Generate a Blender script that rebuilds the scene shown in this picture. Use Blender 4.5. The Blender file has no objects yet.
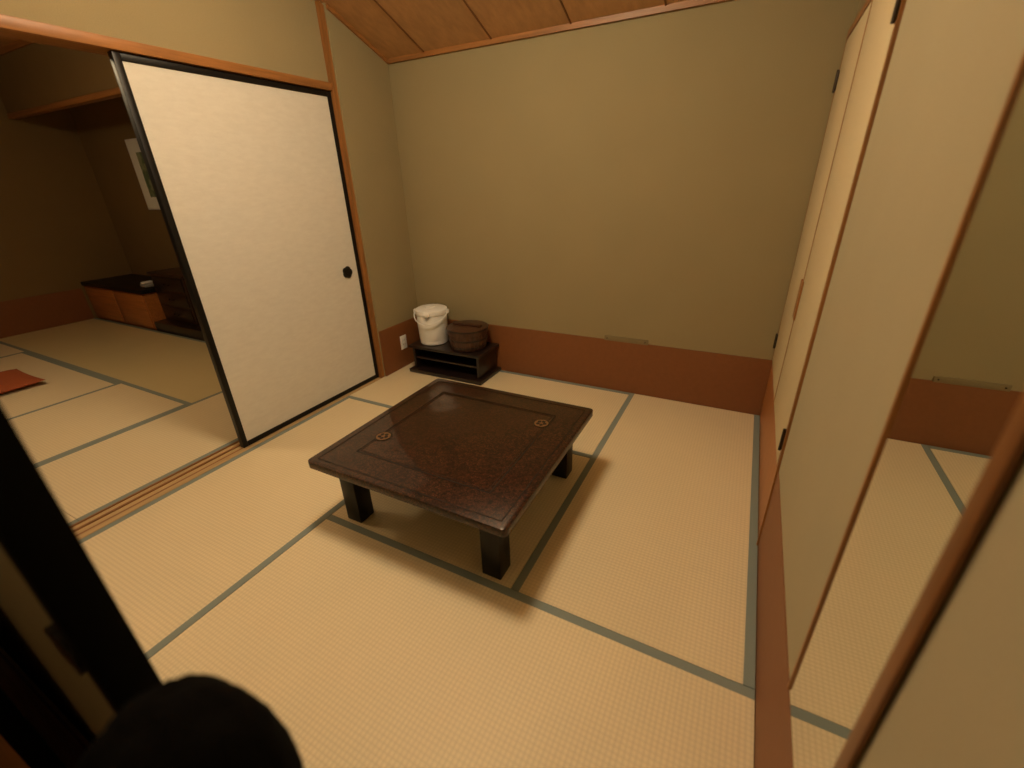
import bpy, bmesh, math
from mathutils import Vector, Matrix
scene = bpy.context.scene
try:
    scene.view_settings.view_transform = 'Standard'
    scene.view_settings.look = 'None'
except Exception as e:
    print(e)

COL = scene.collection
# ---------------------------------------------------------------- materials
def new_mat(name):
    m = bpy.data.materials.new(name); m.use_nodes = True
    nt = m.node_tree; b = nt.nodes['Principled BSDF']
    return m, nt, b
def mathn(nt, op, a, b=None, c=None):
    n = nt.nodes.new('ShaderNodeMath'); n.operation = op
    for i, v in enumerate((a, b, c)):
        if v is None: continue
        if isinstance(v, (int, float)): n.inputs[i].default_value = v
        else: nt.links.new(v, n.inputs[i])
    return n.outputs[0]
def mixc(nt, fac, c1, c2):
    n = nt.nodes.new('ShaderNodeMix'); n.data_type = 'RGBA'
    if isinstance(fac, (int, float)): n.inputs[0].default_value = fac
    else: nt.links.new(fac, n.inputs[0])
    for idx, c in ((6, c1), (7, c2)):
        if isinstance(c, tuple): n.inputs[idx].default_value = (*c, 1)
        else: nt.links.new(c, n.inputs[idx])
    return n.outputs[2]
def coords(nt, scale=(1, 1, 1)):
    tc = nt.nodes.new('ShaderNodeTexCoord'); mp = nt.nodes.new('ShaderNodeMapping')
    mp.inputs['Scale'].default_value = scale
    nt.links.new(tc.outputs['Object'], mp.inputs[0]); return mp.outputs[0]
def noise(nt, vec, scale, detail=3, rough=.5):
    n = nt.nodes.new('ShaderNodeTexNoise'); n.inputs['Scale'].default_value = scale
    n.inputs['Detail'].default_value = detail; n.inputs['Roughness'].default_value = rough
    nt.links.new(vec, n.inputs['Vector']); return n.outputs[0]
def bump(nt, b, h, strength, dist):
    n = nt.nodes.new('ShaderNodeBump'); n.inputs['Strength'].default_value = strength
    n.inputs['Distance'].default_value = dist
    nt.links.new(h, n.inputs['Height']); nt.links.new(n.outputs[0], b.inputs['Normal'])
def mul(c, k): return tuple(min(1, x * k) for x in c)

def m_plain(name, c, rough=.5, var=.12, nscale=30, bumpd=0, metallic=0, coat=0, scale=(1, 1, 1), spec=.5):
    m, nt, b = new_mat(name)
    v = coords(nt, scale); n = noise(nt, v, nscale, 4)
    nt.links.new(mixc(nt, n, mul(c, 1 - var), mul(c, 1 + var)), b.inputs['Base Color'])
    b.inputs['Roughness'].default_value = rough; b.inputs['Metallic'].default_value = metallic
    b.inputs['Coat Weight'].default_value = coat; b.inputs['Specular IOR Level'].default_value = spec
    if bumpd: bump(nt, b, n, .6, bumpd)
    return m
def m_wall(name, c):
    m, nt, b = new_mat(name)
    v = coords(nt); n1 = noise(nt, v, 260, 3); n2 = noise(nt, v, 3, 3)
    f = mathn(nt, 'ADD', mathn(nt, 'MULTIPLY', n1, .6), mathn(nt, 'MULTIPLY', n2, .4))
    nt.links.new(mixc(nt, f, mul(c, .85), mul(c, 1.15)), b.inputs['Base Color'])
    b.inputs['Roughness'].default_value = .92; b.inputs['Specular IOR Level'].default_value = .25
    bump(nt, b, n1, .35, .002)
    return m
def m_wood(name, c, axis='Y', rough=.45, contrast=.25, coat=0.0, fine=1.0):
    m, nt, b = new_mat(name)
    sc = {'X': (1.2, 22, 22), 'Y': (22, 1.2, 22), 'Z': (22, 22, 1.2)}[axis]
    v = coords(nt, tuple(s * fine for s in sc)); n = noise(nt, v, 2.2, 5, .6)
    r = nt.nodes.new('ShaderNodeMapRange'); r.inputs[1].default_value = .3; r.inputs[2].default_value = .7
    nt.links.new(n, r.inputs[0])
    nt.links.new(mixc(nt, r.outputs[0], mul(c, 1 - contrast), mul(c, 1 + contrast)), b.inputs['Base Color'])
    b.inputs['Roughness'].default_value = rough; b.inputs['Coat Weight'].default_value = coat
    bump(nt, b, n, .15, .001)
    return m

def m_tatami(name, c):
    m, nt, b = new_mat(name)
    tc = nt.nodes.new('ShaderNodeTexCoord'); s = nt.nodes.new('ShaderNodeSeparateXYZ')
    nt.links.new(tc.outputs['Object'], s.inputs[0])
    def tri(o, pitch):
        a = mathn(nt, 'MULTIPLY', o, 2 * math.pi / pitch)
        return mathn(nt, 'MULTIPLY_ADD', mathn(nt, 'SINE', a), .5, .5)
    rib = tri(s.outputs[1], .0155)
    rush = tri(s.outputs[0], .0150)
    v = coords(nt, (420, 9, 9)); st = noise(nt, v, 1.0, 2)
    v2 = coords(nt, (1, 1, 1)); blotch = noise(nt, v2, 2.5, 3); fine = noise(nt, v2, 140, 2)
    h = mathn(nt, 'MULTIPLY', mathn(nt, 'MULTIPLY_ADD', mathn(nt, 'POWER', rib, .5), .5, .5), mathn(nt, 'MULTIPLY_ADD', mathn(nt, 'POWER', rush, .6), .6, .4))
    f = mathn(nt, 'ADD', mathn(nt, 'MULTIPLY', st, .2), mathn(nt, 'MULTIPLY', h, .50))
    f = mathn(nt, 'ADD', f, mathn(nt, 'MULTIPLY', blotch, .18))
    f = mathn(nt, 'ADD', f, mathn(nt, 'MULTIPLY', fine, .15))
    nt.links.new(mixc(nt, f, mul(c, .74), mul(c, 1.18)), b.inputs['Base Color'])
    b.inputs['Roughness'].default_value = .5
    b.inputs['Specular IOR Level'].default_value = .45
    bump(nt, b, h, .5, .0018)
    return m

WALLC = (.325, .268, .148)
M = {}
M['wall'] = m_wall('wall_plaster', WALLC)
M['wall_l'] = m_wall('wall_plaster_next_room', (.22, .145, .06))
M['board'] = m_plain('baseboard_brown', (.225, .082, .026), .55, .1, 40)
M['board_closet'] = m_wood('closet_base_wood', (.38, .15, .045), 'Z', .45, .12)
M['trimY'] = m_wood('trim_wood_y', (.34, .145, .042), 'Y')
M['trimX'] = m_wood('trim_wood_x', (.34, .145, .042), 'X')
M['trimZ'] = m_wood('trim_wood_z', (.32, .135, .038), 'Z')
M['trimD'] = m_wood('trim_wood_dark', (.21, .082, .022), 'Z')
M['ceil'] = m_wood('ceiling_wood', (.52, .29, .13), 'Y', .6, .12, fine=.6)
M['batten'] = m_wood('ceiling_batten_wood', (.20, .08, .03), 'Y', .6, .15)
M['tat'] = m_tatami('tatami_rush', (.745, .635, .425))
M['tat2'] = m_tatami('tatami_rush_aged', (.62, .52, .28))
M['heri'] = m_plain('tatami_border_cloth', (.225, .265, .245), .8, .12, 300)
M['black'] = m_plain('black_lacquer', (.006, .005, .0045), .4, .1, 20, spec=.3)
M['blackm'] = m_plain('black_lacquer_matt', (.003, .0025, .002), .7, .1, 20, spec=.1)
M['paperpull'] = m_plain('pull_black', (.008, .007, .006), .4, .1, 20)
M['cream'] = m_wall('closet_cloth_cream', (.60, .50, .31))
M['panel'] = m_wall('panel_cloth', (.40, .345, .22))
M['dark'] = m_wood('dark_wood', (.016, .008, .006), 'X', .35, .3, .2)
M['dark2'] = m_wood('dark_tea_wood', (.034, .014, .008), 'Z', .4, .35, .2)
M['tub'] = m_wood('tub_stave_wood', (.060, .022, .010), 'Z', .4, .45, .2, 2.0)
M['white'] = m_plain('white_plastic', (.86, .86, .85), .35, .01, 5)
M['grey'] = m_plain('grey_plastic', (.35, .34, .32), .4, .03, 5)
M['red'] = m_plain('red_cushion_cloth', (.36, .085, .025), .85, .2, 120, .001)
M['cabf'] = m_wood('cabinet_orange_wood', (.46, .17, .045), 'X', .4, .2, .2)
M['bagc'] = m_plain('black_bag_cloth', (.003, .0025, .002), 1.0, .3, 90, .004, spec=.05)
M['suit'] = m_plain('suitcase_shell', (.012, .011, .012), .45, .1, 40)
M['hall'] = m_wood('hall_floor_wood', (.22, .10, .045), 'X', .35, .25)
M['brass'] = m_plain('hinge_metal_dark', (.05, .035, .025), .4, .1, 20, metallic=.7)
M['plate'] = m_plain('cover_plate', (.22, .17, .085), .6, .05, 20)
M['groove'] = m_wood('threshold_worn_wood', (.50, .34, .16), 'Y', .5, .15)
M['rail'] = m_wood('threshold_rail_wood', (.27, .12, .038), 'Y', .5, .15)
# fusuma paper with faint wave pattern
m, nt, b = new_mat('fusuma_paper')
v = coords(nt, (1, 4.5, 14)); n1 = noise(nt, v, 3.5, 4, .6); v2 = coords(nt); n2 = noise(nt, v2, 350, 2)
f = mathn(nt, 'ADD', mathn(nt, 'MULTIPLY', n1, .7), mathn(nt, 'MULTIPLY', n2, .3))
nt.links.new(mixc(nt, f, (.62, .60, .55), (.82, .80, .74)), b.inputs['Base Color'])
b.inputs['Roughness'].default_value = .8; bump(nt, b, n1, .35, .003); M['paper'] = m
# mirror
m, nt, b = new_mat('mirror_glass'); b.inputs['Metallic'].default_value = 1; b.inputs['Roughness'].default_value = 0.0
b.inputs['Base Color'].default_value = (.74, .76, .70, 1); M['mirror'] = m
# lamps
def m_lamp(name, c, s):
    m, nt, b = new_mat(name); b.inputs['Base Color'].default_value = (.8, .8, .78, 1)
    b.inputs['Emission Color'].default_value = (*c, 1); b.inputs['Emission Strength'].default_value = s
    return m
M['lamp'] = m_lamp('lamp_opal', (1, .81, .53), 62)
M['lamp2'] = m_lamp('lamp_opal_next_room', (1, .77, .45), 33)
M['hall_fill'] = m_lamp('hall_fill_glow', (1, .74, .40), 14)  # glow of the added fill light in the hall
# lacquer table top: speckled red-brown lacquer
m, nt, b = new_mat('table_lacquer')
v = coords(nt); n1 = noise(nt, v, 85, 6, .85); n0 = noise(nt, v, 6, 3)
vo = nt.nodes.new('ShaderNodeTexVoronoi'); vo.inputs['Scale'].default_value = 120; nt.links.new(v, vo.inputs['Vector'])
r = nt.nodes.new('ShaderNodeMapRange'); r.inputs[1].default_value = .46; r.inputs[2].default_value = .60; nt.links.new(n1, r.inputs[0])
c1 = mixc(nt, r.outputs[0], (.006, .003, .002), (.075, .024, .010))
r2 = nt.nodes.new('ShaderNodeMapRange'); r2.inputs[1].default_value = .30; r2.inputs[2].default_value = .10; nt.links.new(vo.outputs[0], r2.inputs[0])
r3 = nt.nodes.new('ShaderNodeMapRange'); r3.inputs[1].default_value = .4; r3.inputs[2].default_value = .65; nt.links.new(n0, r3.inputs[0])
fac = mathn(nt, 'MULTIPLY', mathn(nt, 'MULTIPLY', r2.outputs[0], .6), mathn(nt, 'MULTIPLY_ADD', r3.outputs[0], .7, .3))
nt.links.new(mixc(nt, fac, c1, (.27, .105, .04)), b.inputs['Base Color'])
b.inputs['Roughness'].default_value = .35; b.inputs['Specular IOR Level'].default_value = .22
b.inputs['Coat Weight'].default_value = .4; b.inputs['Coat Roughness'].default_value = .06; b.inputs['Coat Tint'].default_value = (1, .9, .8, 1); M['lacq'] = m
M['inlay'] = m_plain('table_inlay_dark', (.006, .003, .0025), .4, .1, 50)
M['gold'] = m_plain('table_medallion_gold', (.17, .085, .03), .45, .3, 200)
# picture
m, nt, b = new_mat('picture_print')
v = coords(nt); n1 = noise(nt, v, 9, 3)
r = nt.nodes.new('ShaderNodeMapRange'); r.inputs[1].default_value = .45; r.inputs[2].default_value = .55; nt.links.new(n1, r.inputs[0])
nt.links.new(mixc(nt, r.outputs[0], (.10, .16, .09), (.28, .32, .2)), b.inputs['Base Color']); M['print'] = m
M['mount'] = m_plain('picture_mount', (.84, .86, .82), .7, .03, 20)

# ---------------------------------------------------------------- mesh helpers
class B:
    """collects parts into one mesh object"""
    def __init__(s, name, origin=(0, 0, 0), rotz=0):
        s.name = name; s.bm = bmesh.new(); s.mats = []; s.o = Vector(origin); s.rz = rotz
    def mi(s, mat):
        if mat not in s.mats: s.mats.append(mat)
        return s.mats.index(mat)
    def box(s, lo, hi, mat, bev=0, seg=2):
        lo = Vector(lo); hi = Vector(hi); c = (lo + hi) / 2; d = hi - lo
        t = bmesh.new()
        bmesh.ops.create_cube(t, size=1, matrix=Matrix.Translation(c) @ Matrix.Diagonal((*d, 1)))
        if bev: bmesh.ops.bevel(t, geom=t.edges[:], offset=bev, segments=seg, affect='EDGES', profile=.5)
        s._merge(t, mat, False)
    def _merge(s, t, mat, smooth):
        i = s.mi(mat)
        for f in t.faces: f.material_index = i; f.smooth = smooth
        me = bpy.data.meshes.new('tmp'); t.to_mesh(me); t.free()
        s.bm.from_mesh(me); bpy.data.meshes.remove(me)
    def prism(s, poly, axis, a, b_, mat, bev=0):
        t = bmesh.new()
        def P(p, w):
            return {'X': (w, p[0], p[1]), 'Y': (p[0], w, p[1]), 'Z': (p[0], p[1], w)}[axis]
        v1 = [t.verts.new(P(p, a)) for p in poly]; v2 = [t.verts.new(P(p, b_)) for p in poly]
        t.faces.new(v1); t.faces.new(v2[::-1]); n = len(poly)
        for i in range(n): t.faces.new((v1[i], v2[i], v2[(i + 1) % n], v1[(i + 1) % n]))
        bmesh.ops.recalc_face_normals(t, faces=t.faces[:])
        if bev: bmesh.ops.bevel(t, geom=t.edges[:], offset=bev, segments=2, affect='EDGES', profile=.5)
        s._merge(t, mat, False)
    def lathe(s, prof, c, mat, n=48, sx=1, sy=1):
        t = bmesh.new(); rings = []
        for r, z in prof:
            if r < 1e-5: rings.append([t.verts.new((c[0], c[1], c[2] + z))])
            else: rings.append([t.verts.new((c[0] + r * sx * math.cos(2 * math.pi * k / n), c[1] + r * sy * math.sin(2 * math.pi * k / n), c[2] + z)) for k in range(n)])
        for A, C in zip(rings, rings[1:]):
            if len(A) == 1 and len(C) == 1: continue
            for k in range(n):
                k2 = (k + 1) % n
                if len(A) == 1: t.faces.new((A[0], C[k], C[k2]))
                elif len(C) == 1: t.faces.new((A[k], A[k2], C[0]))
                else: t.faces.new((A[k], A[k2], C[k2], C[k]))
        bmesh.ops.recalc_face_normals(t, faces=t.faces[:])
        s._merge(t, mat, True)
    def tube(s, pts, r, mat, n=10):
        t = bmesh.new(); rings = []; pts = [Vector(p) for p in pts]
        for i, p in enumerate(pts):
            d = (pts[min(i + 1, len(pts) - 1)] - pts[max(i - 1, 0)]).normalized()
            u = d.orthogonal().normalized() if i == 0 else (u - d * u.dot(d)).normalized()
            w = d.cross(u)
            rings.append([t.verts.new(p + (u * math.cos(2 * math.pi * k / n) + w * math.sin(2 * math.pi * k / n)) * r) for k in range(n)])
        for A, C in zip(rings, rings[1:]):
            for k in range(n): t.faces.new((A[k], A[(k + 1) % n], C[(k + 1) % n], C[k]))
        t.faces.new(rings[0]); t.faces.new(rings[-1])
        bmesh.ops.recalc_face_normals(t, faces=t.faces[:])
        s._merge(t, mat, True)
    def done(s, sharp=True):
        me = bpy.data.meshes.new(s.name); s.bm.to_mesh(me); s.bm.free()
        for m in s.mats: me.materials.append(m)
        ob = bpy.data.objects.new(s.name, me); COL.objects.link(ob)
        ob.location = s.o; ob.rotation_euler = (0, 0, s.rz)
        try: me.set_sharp_from_angle(angle=math.radians(35))
        except Exception: pass
        return ob
def boxo(name, lo, hi, mat, bev=0):
    b = B(name); b.box(lo, hi, mat, bev); return b.done()

# ---------------------------------------------------------------- dimensions
XL, XR, YB, YF = -2.47, .245, 2.90, .11
XW = -2.440
BH = .375; DH = 1.94
SL = .39; ZC = 2.185
def cz(y): return ZC + SL * (YB - y)

# floor slab
boxo('floor', (-7.3, -1.6, -.16), (.40, 3.05, -.05), M['hall'])
boxo('floor_hall', (-2.45, -1.5, -.05), (.245, -.08, -.002), M['hall'])
b = B('trim_threshold_entry'); b.box((-2.445, -.08, -.05), (.237, .108, 0), M['trimX'])
for y in (-.03, .045): b.box((-2.44, y, 0), (.236, y + .006, .0015), M['batten'])
b.done()
b = B('trim_threshold_fusuma')
b.box((-2.60, .11, -.05), (-2.447, 2.37, -.004), M['groove'])
for x0, x1 in ((-2.60, -2.588), (-2.552, -2.538), (-2.497, -2.484)):
    b.box((x0, .11, -.004), (x1, 2.36, .001), M['rail'])
b.box((-2.484, .11, -.004), (-2.447, 2.36, .001), M['groove'])
b.done()

# tatami
def mat_(x0, x1, y0, y1, long_axis, m, border=True):
    cx, cy = (x0 + x1) / 2, (y0 + y1) / 2
    lx, ly = x1 - x0 - .002, y1 - y0 - .002
    L, W, rz = (lx, ly, 0) if long_axis == 'X' else (ly, lx, math.pi / 2)
    b = B('tatami_mat', (cx, cy, -.05), rz)
    hw = .032 if border else 0
    b.box((-L / 2, -W / 2 + hw, 0), (L / 2, W / 2 - hw, .049), m)
    if border:
        for s in (-1, 1):
            a, c = sorted((s * W / 2, s * (W / 2 - hw)))
            b.box((-L / 2, a, 0), (L / 2, c, .050), M['heri'])
    return b.done()
T = M['tat']; T2 = M['tat2']
mat_(-2.446, -1.54, .11, 1.988, 'Y', T)
mat_(-2.446, -.588, 1.988, 2.890, 'X', T)
mat_(-.588, .236, 1.036, 2.890, 'Y', T)
mat_(-1.54, .236, .11, 1.036, 'X', T)
mat_(-1.54, -.588, 1.036, 1.988, 'X', T, False)
# next room
mat_(-3.43, -2.602, .48, 2.35, 'Y', T)
mat_(-3.43, -2.602, -1.4, .48, 'Y', T)
mat_(-5.30, -3.43, 1.414, 2.35, 'X', T2)
mat_(-7.14, -5.30, 1.414, 2.35, 'X', T2)
mat_(-4.40, -3.43, -.47, 1.414, 'Y', T)
mat_(-6.24, -4.40, .47, 1.414, 'X', T)
mat_(-7.14, -6.24, -.47, 1.414, 'Y', T)
mat_(-6.24, -4.40, -.47, .47, 'X', T)
mat_(-5.30, -3.43, -1.4, -.47, 'X', T)
mat_(-7.14, -5.30, -1.4, -.47, 'X', T)

# ---------------------------------------------------------------- walls
boxo('wall_back', (-2.60, YB, -.05), (.345, YB + .1, ZC + .06), M['wall'])
b = B('wall_right'); b.prism([(-1.5, -.05), (YB, -.05), (YB, cz(YB)), (YF, cz(YF)), (-1.5, cz(YF))], 'X', XR, XR + .1, M['wall']); b.done()
b = B('wall_left'); b.prism([(2.404, -.05), (YB, -.05), (YB, cz(YB)), (2.404, cz(2.404))], 'X', -2.60, XW, M['wall']); b.done()
b = B('wall_left_upper'); b.prism([(YF, 1.985), (2.37, 1.985), (2.37, cz(2.37)), (YF, cz(YF))], 'X', -2.585, XL - .010, M['wall']); b.done()
b = B('wall_front_upper'); b.box((-2.585, .02, 1.985), (XR, .11, cz(YF)), M['wall']); b.done()
# ceiling, sloped, with battens running down the slope
b = B('ceiling')
b.prism([(YF - .05, cz(YF - .05)), (YB + .02, cz(YB + .02)), (YB + .02, cz(YB + .02) + .05), (YF - .05, cz(YF - .05) + .05)], 'X', -2.6, XR + .1, M['ceil'])
x = -2.12
for k in range(5):
    b.prism([(YF, cz(YF) - .006), (YB, cz(YB) - .006), (YB, cz(YB) + .01), (YF, cz(YF) + .01)], 'X', x, x + .008, M['batten']); x += .51
b.done()
boxo('trim_ceiling_back', (XW, YB - .016, ZC - .022), (XR, YB, ZC + .006), M['trimX'])
b = B('trim_ceiling_left'); b.prism([(2.41, cz(2.41) - .025), (YB - .02, cz(YB - .02) - .025), (YB - .02, cz(YB - .02) - .001), (2.41, cz(2.41) - .001)], 'X', XW, XW + .014, M['trimY']); b.done()
# pillar and head jamb
b = B('trim_pillar'); b.prism([(2.372, -.05), (2.404, -.05), (2.404, cz(2.404) - .01), (2.372, cz(2.372) - .01)], 'X', -2.60, XL + .018, M['trimZ']); b.done()
boxo('trim_head_jamb_fusuma', (-2.60, .11, DH + .003), (XL + .010, 2.371, 1.985), M['trimY'], .003)
boxo('trim_head_jamb_entry', (-2.45, -.06, DH + .003), (XR - .001, .108, 1.985), M['trimX'], .003)
# baseboards
boxo('baseboard_back', (XW + .008, YB - .008, 0), (XR - .009, YB, BH), M['board'])
boxo('baseboard_left', (XW, 2.405, 0), (XW + .008, YB, BH), M['board'])
boxo('baseboard_right', (XR - .008, YF, 0), (XR, 1.668, BH), M['board'])
boxo('baseboard_closet', (XR - .008, 1.684, 0), (XR, YB, BH), M['board_closet'])
boxo('trim_closet_jamb', (XR - .014, 1.671, 0), (XR, 1.683, 2.0), M['trimZ'])
boxo('trim_closet_head', (XR - .016, 1.683, DH), (XR, YB, DH + .03), M['trimY'])

# ---------------------------------------------------------------- closet doors (hinged pair)
def closet_door(y0, y1, hinge_y, pull_y):
    b = B('closet_door')
    b.box((XR - .013, y0, BH + .004), (XR - .001, y1, DH - .004), M['cream'], .002)
    for yy in (y0, y1 - .006):
        b.box((XR - .0145, yy, BH + .004), (XR - .001, yy + .006, DH - .004), M['trimZ'])
    b.box((XR - .020, pull_y - .016, .80), (XR - .012, pull_y + .016, .97), M['trimZ'], .002)
    s = 1 if hinge_y == y0 else -1
    for z in (.50, 1.78):
        b.box((XR - .02, min(hinge_y, hinge_y + s * .02), z - .04), (XR - .012, max(hinge_y, hinge_y + s * .02), z + .04), M['brass'], .002)
        b.tube([(XR - .02, hinge_y + s * .004, z - .045), (XR - .02, hinge_y + s * .004, z + .045)], .005, M['brass'])
    b.done()
closet_door(1.685, 2.29, 1.685, 2.27)
closet_door(2.294, 2.893, 2.893, 2.315)
b = B('wall_panel'); b.box((XR - .006, .80, BH + .002), (XR, 1.667, 2.0), M['panel']); b.done()
# mirror
b = B('wall_mirror')
b.box((XR - .007, .503, BH + .002), (XR - .001, .789, 2.0), M['mirror'])
b.box((XR - .011, .789, BH + .002), (XR - .001, .797, 2.0), M['trimZ'], .001)
b.box((XR - .016, .476, 0.0), (XR - .009, .503, 2.0), M['trimD'], .002)
b.done()
b = B('wall_panel'); b.box((XR - .006, YF, BH + .002), (XR, .475, 2.0), M['panel']); b.done()

# ---------------------------------------------------------------- fusuma
def flower(b, c, r, depth, axis, mat):
    pts = []
    for k in range(60):
        a = 2 * math.pi * k / 60; rr = r * (.86 + .14 * abs(math.cos(a * 2.5)))
        pts.append((c[0] + rr * math.cos(a), c[1] + rr * math.sin(a)))
    b.prism(pts, axis, depth[0], depth[1], mat)
def fusuma(name, x0, x1, y0, y1, pull_y):
    b = B(name); z0, z1 = .003, DH; fw = .030
    b.box((x0 + .006, y0 + fw, z0 + fw), (x1 - .006, y1 - fw, z1 - fw), M['paper'])
    for a, c in ((y0, y0 + fw), (y1 - fw, y1)): b.box((x0, a, z0), (x1, c, z1), M['black'], .002)
    for a, c in ((z0, z0 + fw), (z1 - fw, z1)): b.box((x0 + .001, y0 + fw, a), (x1 - .001, y1 - fw, c), M['black'], .002)
    flower(b, (pull_y, .855), .042, (x1 - .007, x1 + .001), 'X', M['paperpull'])
    flower(b, (pull_y, .855), .026, (x1 + .001, x1 + .003), 'X', M['black'])
    b.done()
fusuma('sliding_door', -2.510, -2.476, 1.222, 2.370, 2.245)
fusuma('sliding_door', -2.585, -2.555, 1.30, 2.368, 1.43)
def fusumaY(x0, x1, y0, y1, pull_x, panel):
    b = B('sliding_door'); z0, z1 = .003, DH; fw = .045
    b.box((x0 + fw, y0 + .008, z0 + fw), (x1 - fw, y1 - .008, z1 - fw), panel)
    for a, c in ((x0, x0 + fw), (x1 - fw, x1)): b.box((a, y0, z0), (c, y1, z1), M['blackm'], .002)
    for a, c in ((z0, z0 + fw), (z1 - fw, z1)): b.box((x0 + fw, y0 + .001, a), (x1 - fw, y1 - .001, c), M['blackm'], .002)
    flower(b, (pull_x, .865), .040, (y0 - .002, y0 + .009), 'Y', M['paperpull'])
    b.done()
fusumaY(-2.44, -.600, .058, .104, -.70, M['wall'])
fusumaY(-2.44, -1.20, -.035, .002, -1.35, M['wall'])

# ---------------------------------------------------------------- hall behind the camera
boxo('wall_hall', (-2.55, -1.6, -.05), (.345, -1.5, 2.4), M['wall'])
boxo('wall_hall_left', (-2.55, -1.5, -.05), (-2.45, .0, 2.4), M['wall'])
boxo('ceiling_hall', (-2.55, -1.5, 2.30), (.245, .019, 2.38), M['ceil'])

# ---------------------------------------------------------------- next room shell
NX = -7.15; NY = 2.36; NZ = 2.70
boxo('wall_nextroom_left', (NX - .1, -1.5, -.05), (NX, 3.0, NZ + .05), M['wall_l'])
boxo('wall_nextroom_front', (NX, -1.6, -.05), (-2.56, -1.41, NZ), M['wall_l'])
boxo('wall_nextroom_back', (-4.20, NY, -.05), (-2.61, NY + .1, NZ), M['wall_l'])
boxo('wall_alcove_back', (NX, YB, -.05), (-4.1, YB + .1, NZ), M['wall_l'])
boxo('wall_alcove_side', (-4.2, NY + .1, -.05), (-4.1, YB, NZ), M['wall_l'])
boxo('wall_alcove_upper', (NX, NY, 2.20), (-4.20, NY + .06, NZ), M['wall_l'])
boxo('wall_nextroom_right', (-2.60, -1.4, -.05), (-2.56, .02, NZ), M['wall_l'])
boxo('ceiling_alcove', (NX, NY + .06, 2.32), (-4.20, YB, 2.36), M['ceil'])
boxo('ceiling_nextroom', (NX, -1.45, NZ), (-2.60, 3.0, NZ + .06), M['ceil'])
boxo('trim_alcove_header', (NX, NY - .012, 2.155), (-4.20, NY + .06, 2.20), M['trimX'], .003)
boxo('trim_nextroom_cornice', (NX, NY - .015, NZ - .05), (-2.62, NY, NZ), M['trimX'])
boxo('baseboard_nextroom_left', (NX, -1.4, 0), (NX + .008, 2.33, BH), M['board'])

# ---------------------------------------------------------------- alcove cabinet
b = B('alcove_cabinet')
b.box((-7.14, 2.37, 0), (-5.78, 2.89, .40), M['cabf'])
b.box((-7.14, 2.345, .405), (-5.76, 2.89, .45), M['black'], .004)
b.box((-7.13, 2.358, .02), (-6.47, 2.37, .385), M['cabf'], .003)
b.box((-6.45, 2.358, .02), (-5.80, 2.37, .385), M['cabf'], .003)
b.done()
b = B('alcove_platform'); b.box((-5.755, 2.36, -.05), (-4.21, 2.89, .10), M['dark'], .005); b.done()
b = B('wooden_chest')
b.box((-5.72, 2.47, .101), (-5.10, 2.86, .60), M['dark2'], .006)
b.box((-5.74, 2.45, .60), (-5.08, 2.88, .63), M['dark2'], .006)
for z in (.13, .29, .45):
    b.box((-5.69, 2.458, z), (-5.13, 2.472, z + .135), M['dark'], .004)
    b.tube([(-5.46, 2.455, z + .07), (-5.45, 2.44, z + .06), (-5.37, 2.44, z + .06), (-5.36, 2.455, z + .07)], .005, M['brass'])
b.done()
b = B('telephone')
b.box((-5.98, 2.45, .451), (-5.86, 2.58, .485), M['grey'], .01); b.box((-5.975, 2.46, .485), (-5.935, 2.57, .505), M['white'], .008)
b.done()
b = B('framed_picture')
b.box((-6.15, 2.875, 1.23), (-5.43, 2.899, 1.93), M['white'], .004)
b.box((-6.13, 2.872, 1.25), (-5.45, 2.876, 1.91), M['mount'])
b.box((-6.00, 2.870, 1.36), (-5.58, 2.873, 1.80), M['print'])
b.done()
# zabuton
b = B('floor_cushion', (-5.24, .85, .002))
t = bmesh.new(); n = 16; vs = {}
for s in (1, -1):
    for i in range(n + 1):
        for j in range(n + 1):
            u = i / n * 2 - 1; v = j / n * 2 - 1
            if s == -1 and (abs(u) == 1 or abs(v) == 1): vs[(s, i, j)] = vs[(1, i, j)]; continue
            e = (1 - u ** 4) * (1 - v ** 4)
            vs[(s, i, j)] = t.verts.new((.30 * u * (1 - .04 * (1 - v * v)), .30 * v * (1 - .04 * (1 - u * u)), .035 + s * .033 * e ** .5 - (.012 * math.exp(-(u * u + v * v) * 20) if s == 1 else 0)))
for s in (1, -1):
    for i in range(n):
        for j in range(n):
            q = [vs[(s, i, j)], vs[(s, i + 1, j)], vs[(s, i + 1, j + 1)], vs[(s, i, j + 1)]]
            t.faces.new(q if s == 1 else q[::-1])
b._merge(t, M['red'], True); b.done()

# ---------------------------------------------------------------- low table
cx, cy = -1.043, 1.444; hx, hy = .482, .473; tt = .348
b = B('low_table', (cx, cy, 0.0005))
def rrect(hx, hy, r, n=6):
    p = []
    for sx, sy, a0 in ((1, 1, 0), (-1, 1, 90), (-1, -1, 180), (1, -1, 270)):
        for k in range(n + 1):
            a = math.radians(a0 + 90 * k / n)
            p.append((sx * (hx - r) + r * math.cos(a), sy * (hy - r) + r * math.sin(a)))
    return p
b.prism(rrect(hx, hy, .02), 'Z', tt - .036, tt, M['lacq'], .004)
b.prism(rrect(hx - .03, hy - .03, .01), 'Z', tt - .066, tt - .036, M['inlay'])
def frame_line(ix, iy, w, mat, z=tt, hgt=.0006):
    for s in (-1, 1):
        b.box((-ix, s * iy - w / 2, z - .001), (ix, s * iy + w / 2, z + hgt), mat)
        b.box((s * ix - w / 2, -iy, z - .001), (s * ix + w / 2, iy, z + hgt), mat)
frame_line(hx - .035, hy - .035, .005, M['inlay'])
frame_line(.335, .325, .007, M['inlay'])
frame_line(.322, .312, .002, M['inlay'])
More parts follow.
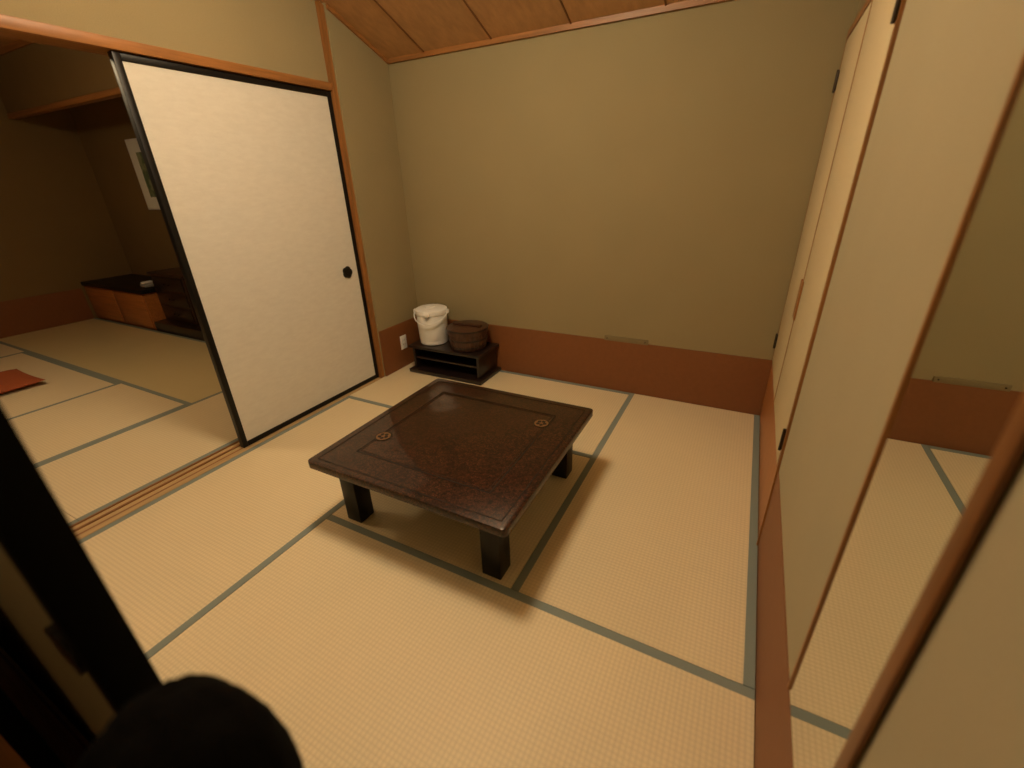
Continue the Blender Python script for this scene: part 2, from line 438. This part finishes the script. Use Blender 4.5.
for px, py in ((-.315, -.18), (.30, .23)):
    ring = [(.040, -.001), (.040, .0010), (.034, .0012), (.034, -.001)]
    b.lathe(ring, (px, py, tt), M['inlay'], 40)
    b.lathe([(.034, -.001), (.034, .0009), (0, .0009)], (px, py, tt), M['gold'], 40)
    for k in range(5):
        a = k * 2 * math.pi / 5; b.lathe([(.009, 0), (.009, .0014), (0, .0014)], (px + .017 * math.cos(a), py + .017 * math.sin(a), tt), M['inlay'], 16)
for sx in (-1, 1):
    for sy in (-1, 1):
        px, py = sx * .363, sy * .352
        b.box((px - .042, py - .042, 0), (px + .042, py + .042, tt - .036), M['black'], .004)
for s in (-1, 1):
    b.box((-.33, s * .352 - .012, tt - .10), (.33, s * .352 + .012, tt - .066), M['black'])
    b.box((s * .363 - .012, -.33, tt - .10), (s * .363 + .012, .33, tt - .066), M['black'])
b.done()

# ---------------------------------------------------------------- tea shelf
b = B('tea_shelf', (.0, 0, .0005))
sx0, sx1, sy0, sy1, st = -2.30, -1.655, 2.58, 2.885, .230
b.box((sx0 - .02, sy0 - .02, 0), (sx1 + .02, sy1, .03), M['dark'], .004)
b.box((sx0 - .008, sy0 - .008, st - .022), (sx1 + .008, sy1, st), M['dark'], .004)
for x in (sx0 + .012, sx1 - .032): b.box((x, sy0 + .015, .03), (x + .02, sy1 - .01, st - .02), M['dark'], .003)
b.box((sx0 + .03, sy0 + .03, .112), (sx1 - .03, sy1 - .02, .126), M['dark'], .002)
b.box((sx0 + .03, sy1 - .022, .03), (sx1 - .03, sy1 - .012, st - .02), M['dark2'])
b.done()
# air pot
px, py = -2.160, 2.725
b = B('hot_water_pot', (px, py, st + .002), .35)
b.lathe([(0, 0), (.104, 0), (.110, .006), (.112, .03), (.112, .035), (.114, .04), (.119, .16), (.120, .235), (.118, .240)], (0, 0, 0), M['white'])
b.lathe([(.116, .238), (.127, .243), (.129, .262), (.125, .276), (.110, .284), (.055, .289), (0, .290)], (0, 0, 0), M['white'])
b.lathe([(0, .287), (.045, .287), (.045, .294), (.040, .298), (0, .298)], (0, -.01, 0), M['white'])
b.box((-.028, -.142, .238), (.028, -.10, .272), M['white'], .012, 3)
b.tube([(0, -.130, .24), (0, -.132, .222)], .010, M['grey'])
pts = [(.134 * math.cos(a), -.134 * math.sin(a) - .020 * math.sin(a), .255 - .07 * math.sin(a)) for a in [math.pi * k / 24 for k in range(25)]]
b.tube(pts, .0045, M['white'])
for s in (-1, 1): b.box((s * .131 - .012, -.016, .24), (s * .131 + .012, .016, .27), M['white'], .005)
b.done()
# round tea container: staved wooden tub with lid
b = B('round_tea_container', (-1.830, 2.725, st + .002))
b.lathe([(0, 0), (.128, 0), (.135, .008), (.146, .07), (.150, .125), (.148, .128)], (0, 0, 0), M['tub'])
b.lathe([(.148, .124), (.158, .126), (.160, .150), (.158, .168), (.148, .174), (0, .174)], (0, 0, 0), M['tub'])
for z, r in ((.03, .142), (.085, .1505), (.160, .1615)):
    b.lathe([(r - .01, z - .007), (r, z - .007), (r + .001, z), (r, z + .007), (r - .01, z + .007)], (0, 0, 0), M['dark'])
for k in range(28):
    a = 2 * math.pi * k / 28; r0, r1 = .137, .150
    b.tube([(r0 * math.cos(a), r0 * math.sin(a), .01), (r1 * math.cos(a), r1 * math.sin(a), .122)], .0045, M['tub'], 6)
b.box((-.125, -.018, .173), (.125, .018, .192), M['tub'], .004)
b.done()

# outlet and cover plate
b = B('wall_outlet')
b.box((XW + .008, 2.62, .155), (XW + .015, 2.69, .27), M['white'], .002)
for z in (.195, .23):
    for y in (2.646, 2.664): b.box((XW + .0149, y - .0015, z - .007), (XW + .0153, y + .0015, z + .007), M['black'])
b.done()
b = B('cable_cover'); b.box((-.80, YB - .010, BH - .005), (-.50, YB, BH + .030), M['plate'], .003)
for x in (-.78, -.52): b.lathe([(0, -.003), (.004, -.003), (.004, .003), (0, .003)], (x, YB - .0105, BH + .013), M['brass'], 12)
b.done()

# ---------------------------------------------------------------- luggage by the doorway
b = B('suitcase')
b.box((-.52, -.075, .05), (-.27, .125, .68), M['suit'], .03, 4)
for x in (-.49, -.30):
    for y in (-.05, .10): b.lathe([(0, 0), (.018, 0), (.022, .01), (.022, .04), (.012, .052), (0, .052)], (x, y, 0.001), M['grey'], 20)
for x in (-.47, -.43, -.39, -.35, -.31): b.box((x - .006, -.079, .1), (x + .006, .129, .62), M['suit'], .003)
b.done()
b = B('black_backpack', (-.390, .050, .681))
t = bmesh.new(); bmesh.ops.create_icosphere(t, subdivisions=5, radius=1)
from mathutils import noise as mn
for v in t.verts:
    p = v.co.copy(); z = p.z
    k = (abs(p.x) ** 2.3 + abs(p.y) ** 2.3 + abs(p.z) ** 2.3) ** (-1 / 2.3)
    q = p * k; d = 1 + .04 * mn.noise(p * 3) + .02 * mn.noise(p * 11)
    v.co = Vector((q.x * .092 * d, q.y * .080 * d, .153 + q.z * .152 * (d if z > 0 else 1)))
b._merge(t, M['bagc'], True)
b.done()

# ---------------------------------------------------------------- lamps
def lamp(name, x, y, z, ztop, r, mat):
    b = B(name, (x, y, z))
    b.lathe([(0, 0), (r * .8, 0), (r * .97, .03), (r, .07), (r * .97, .11), (r * .8, .13), (0, .13)], (0, 0, 0), mat)
    b.lathe([(0, .131), (r * .5, .131), (r * .5, .15), (0, .15)], (0, 0, 0), M['trimZ'])
    b.tube([(0, 0, .15), (0, 0, ztop - z)], .01, M['black'])
    b.done()
lamp('hall_fill_lamp', -1.15, 1.24, 2.56, cz(1.24) - .002, .21, M['lamp'])
lamp('hall_fill_lamp', -4.0, .6, 2.40, NZ - .002, .22, M['lamp2'])
lamp('hall_fill_lamp', -.75, -.7, 2.08, 2.298, .12, M['hall_fill'])  # added fill light in the unseen hall, brightens the near entry door panel

# ---------------------------------------------------------------- world + camera
w = bpy.data.worlds.new('World'); scene.world = w; w.use_nodes = True
w.node_tree.nodes['Background'].inputs[0].default_value = (.02, .015, .01, 1)
w.node_tree.nodes['Background'].inputs[1].default_value = .3
right = Vector((.887, .4623, -.0313)); down = Vector((.174, -.3804, -.908)); fwd = Vector((-.428, .8009, -.4179))
fwd.normalize(); right = (right - fwd * right.dot(fwd)).normalized(); up = right.cross(fwd).normalized()
R = Matrix((right, up, -fwd)).transposed()
cam = bpy.data.cameras.new('camera'); co = bpy.data.objects.new('camera', cam); COL.objects.link(co)
co.matrix_world = Matrix.Translation((0, 0, 1.4)) @ R.to_4x4()
cam.sensor_width = 36; cam.lens = 440 / 1024 * 36; cam.clip_start = .02
cam.dof.use_dof = True; cam.dof.focus_distance = 2.6; cam.dof.aperture_fstop = 1.6
scene.camera = co
